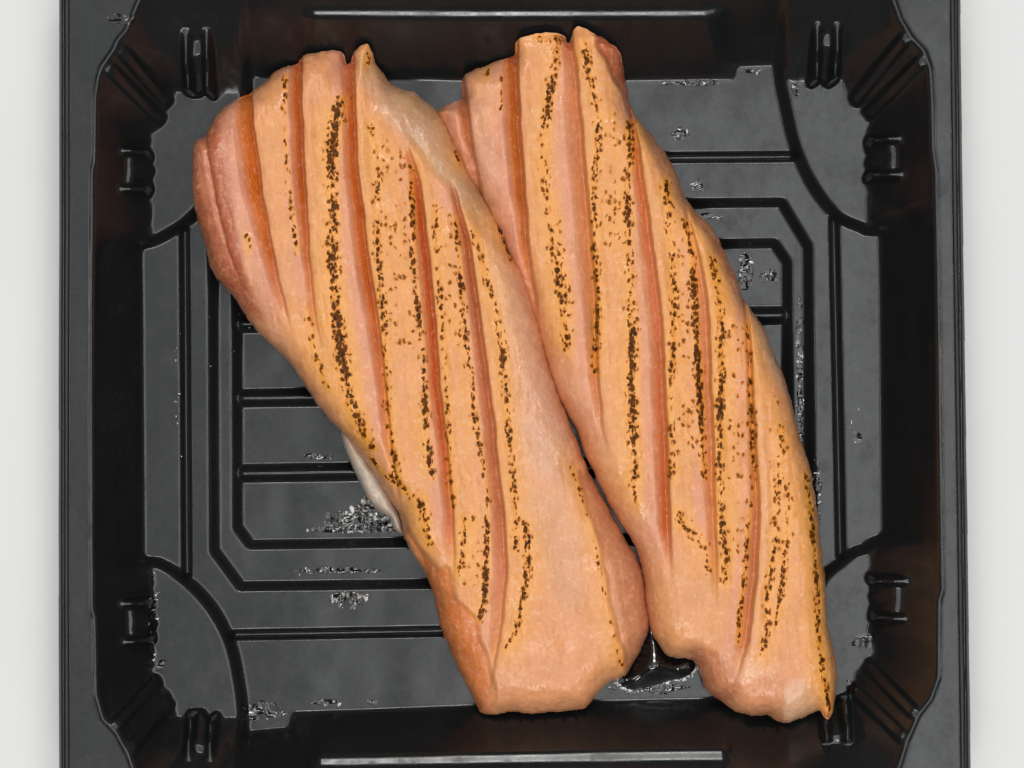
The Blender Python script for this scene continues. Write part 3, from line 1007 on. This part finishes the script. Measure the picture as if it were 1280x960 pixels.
drops(1070, 520, 14, 40, 10, 1.0, 2.2)
drops(290, 420, 40, 90, 8, 1.0, 2.0)


def drop_mesh(pts, hf):
    jv, jf = [], []
    for (px_, py_, r_) in pts:
        c = W([(px_, py_)], 20)[0]
        zb = float(tray_z(c[0], c[1]))
        if zb > 70:
            continue
        nseg = 9
        b0 = len(jv)
        ph = random.uniform(0, 6.28)
        e = random.uniform(0.6, 1.6)
        for (fr, fh) in ((1.0, -0.05), (0.72, 0.60), (0.36, 0.90)):
            for s_ in range(nseg):
                a = s_ / nseg * 2 * math.pi
                rr = r_ * fr * (1 + 0.22 * math.sin(2 * a + ph) + 0.12 * math.sin(3 * a + 2 * ph))
                jv.append((c[0] + rr * math.cos(a) * e, c[1] + rr * math.sin(a) / e, zb + hf * r_ * fh + 0.3))
        jv.append((c[0], c[1], zb + hf * r_ + 0.3))
        for ring_ in range(2):
            for s_ in range(nseg):
                q_ = (s_ + 1) % nseg
                A, B = b0 + ring_ * nseg, b0 + (ring_ + 1) * nseg
                jf.append((A + s_, A + q_, B + q_))
                jf.append((A + s_, B + q_, B + s_))
        for s_ in range(nseg):
            jf.append((b0 + 2 * nseg + s_, b0 + 2 * nseg + (s_ + 1) % nseg, b0 + 3 * nseg))
    return np.array(jv), np.array(jf)


jo = link_mesh("juice_drops", *drop_mesh([p for p in juice_pts if random.random() < 0.5], 0.22), M_JUICE)
jo["kind"] = "stuff"
jo["label"] = "small clear drops of juice spattered over the black tray floor"
fo = link_mesh("glint_dots", *drop_mesh([(x, y, r * 0.62) for (x, y, r) in juice_pts if random.random() < 0.30], 0.35), M_GLINT)  # pale dots among the drops, glints put in as colour
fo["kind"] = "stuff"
fo["label"] = "pale dots painted as wet glints in patches on the black tray floor"

# thin wrinkled films of juice that catch the lamps
FILM = [(448, 652, 54, 14), (466, 640, 24, 18), (440, 663, 62, 4), (440, 749, 27, 11), (395, 571, 26, 4), (386, 713, 6, 5), (412, 714, 64, 5),
        (850, 168, 11, 9), (870, 232, 10, 10), (934, 340, 9, 27), (964, 344, 14, 8), (870, 105, 40, 4), (940, 90, 16, 5), (992, 112, 6, 9),
        (1000, 470, 5, 90, 18, 0.7), (1022, 620, 5, 45, 30, 0.6), (410, 877, 20, 4), (468, 877, 9, 3), (330, 888, 34, 16), (815, 860, 46, 7), (818, 796, 9, 4),
        (194, 770, 4, 55), (203, 832, 9, 8), (1072, 800, 16, 14), (1060, 855, 10, 10), (890, 270, 40, 5), (150, 24, 20, 8, 150, 0.4), (1070, 545, 8, 10)]
fv, ff, fn, fo_ = [], [], [], 0
for i, (cx, cy, rx, ry, *more) in enumerate(FILM):
    zf, amp = more if more else (25 if 130 < cx < 1165 else 150, 1.0)
    c0 = W([(cx - rx, cy - ry)], zf)[0]
    c1 = W([(cx + rx, cy + ry)], zf)[0]
    gr = Grid(c0[0] - 2, c1[0] + 2, c1[1] - 2, c0[1] + 2, 1.3, 1.3)
    ex = (gr.X - (c0[0] + c1[0]) / 2) / rx
    ey = (gr.Y - (c0[1] + c1[1]) / 2) / ry
    d_ = (np.sqrt(ex ** 2 + ey ** 2) - 0.72 + 0.42 * vnoise(gr.X, gr.Y, 11, 90 + i) + 0.28 * vnoise(gr.X, gr.Y, 5, 120 + i)) * min(rx, ry)
    zt = tray_z(gr.X, gr.Y)
    if not more:
        d_ = np.where((zt > 80) & (zt < 140), 5.0, d_)
    Zf = zt + 0.9 + amp * (1.7 * vnoise(gr.X, gr.Y * 1.7, 8.5, 150 + i) + 0.5 * vnoise(gr.X, gr.Y, 3.6, 180 + i))
    Zf = np.maximum(Zf, zt + 0.15)
    XS, YS, pm_ = gr.snap(d_)
    fm_ = gr.faces(pm_)
    ny, nx = d_.shape
    idx = np.arange(ny * nx).reshape(ny, nx)
    Fq = np.stack([idx[:-1, :-1][fm_], idx[:-1, 1:][fm_], idx[1:, 1:][fm_], idx[1:, :-1][fm_]], 1)
    if len(Fq) == 0:
        continue
    used, inv = np.unique(Fq.ravel(), return_inverse=True)
    fv.append(np.stack([XS, YS, Zf], -1).reshape(-1, 3)[used])
    ff.append(inv.reshape(-1, 4) + fo_)
    fo_ += len(used)
fi = link_mesh("juice_film", np.vstack(fv), np.vstack(ff), M_DARK)
fi["kind"] = "stuff"
fi["label"] = "thin wrinkled smears of juice glinting on the black tray"

# juice drawn up between the ends of the two fillets
pp = catmull(W([(772, 852), (790, 830), (806, 800), (815, 786), (828, 802), (842, 822), (862, 822), (869, 834), (856, 846), (838, 850), (815, 857), (790, 862)], 30), 4)
lo, hi = pp.min(0) - 4, pp.max(0) + 4
gr = Grid(lo[0], hi[0], lo[1], hi[1], 1.2, 1.2)
d_ = sdf(pp, gr.X, gr.Y)
Zj = Z_BASE + 1.0 + 0.75 * np.maximum(-d_, 0) + 2.0 * vnoise(gr.X, gr.Y, 11, 2)
Zj = blur(Zj, 4.0)
XS, YS, pm_ = gr.snap(d_)
pud = grid_part("juice_puddle", np.stack([XS, YS, Zj], -1), gr.normals(Zj), gr.faces(pm_), M_DARK, None)
pud["label"] = "dark glossy puddle of juice between the lower ends of the two fillets"
pud["category"] = "puddle"
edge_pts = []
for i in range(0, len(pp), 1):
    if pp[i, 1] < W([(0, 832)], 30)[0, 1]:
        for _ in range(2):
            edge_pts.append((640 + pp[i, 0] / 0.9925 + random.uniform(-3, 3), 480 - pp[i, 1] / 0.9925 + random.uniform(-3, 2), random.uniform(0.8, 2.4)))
be = link_mesh("glint_dots", *drop_mesh(edge_pts, 0.4), M_GLINT)  # puddle edge highlights painted as pale dots
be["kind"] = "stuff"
be["label"] = "pale dots painted as glints along the edge of the dark puddle"
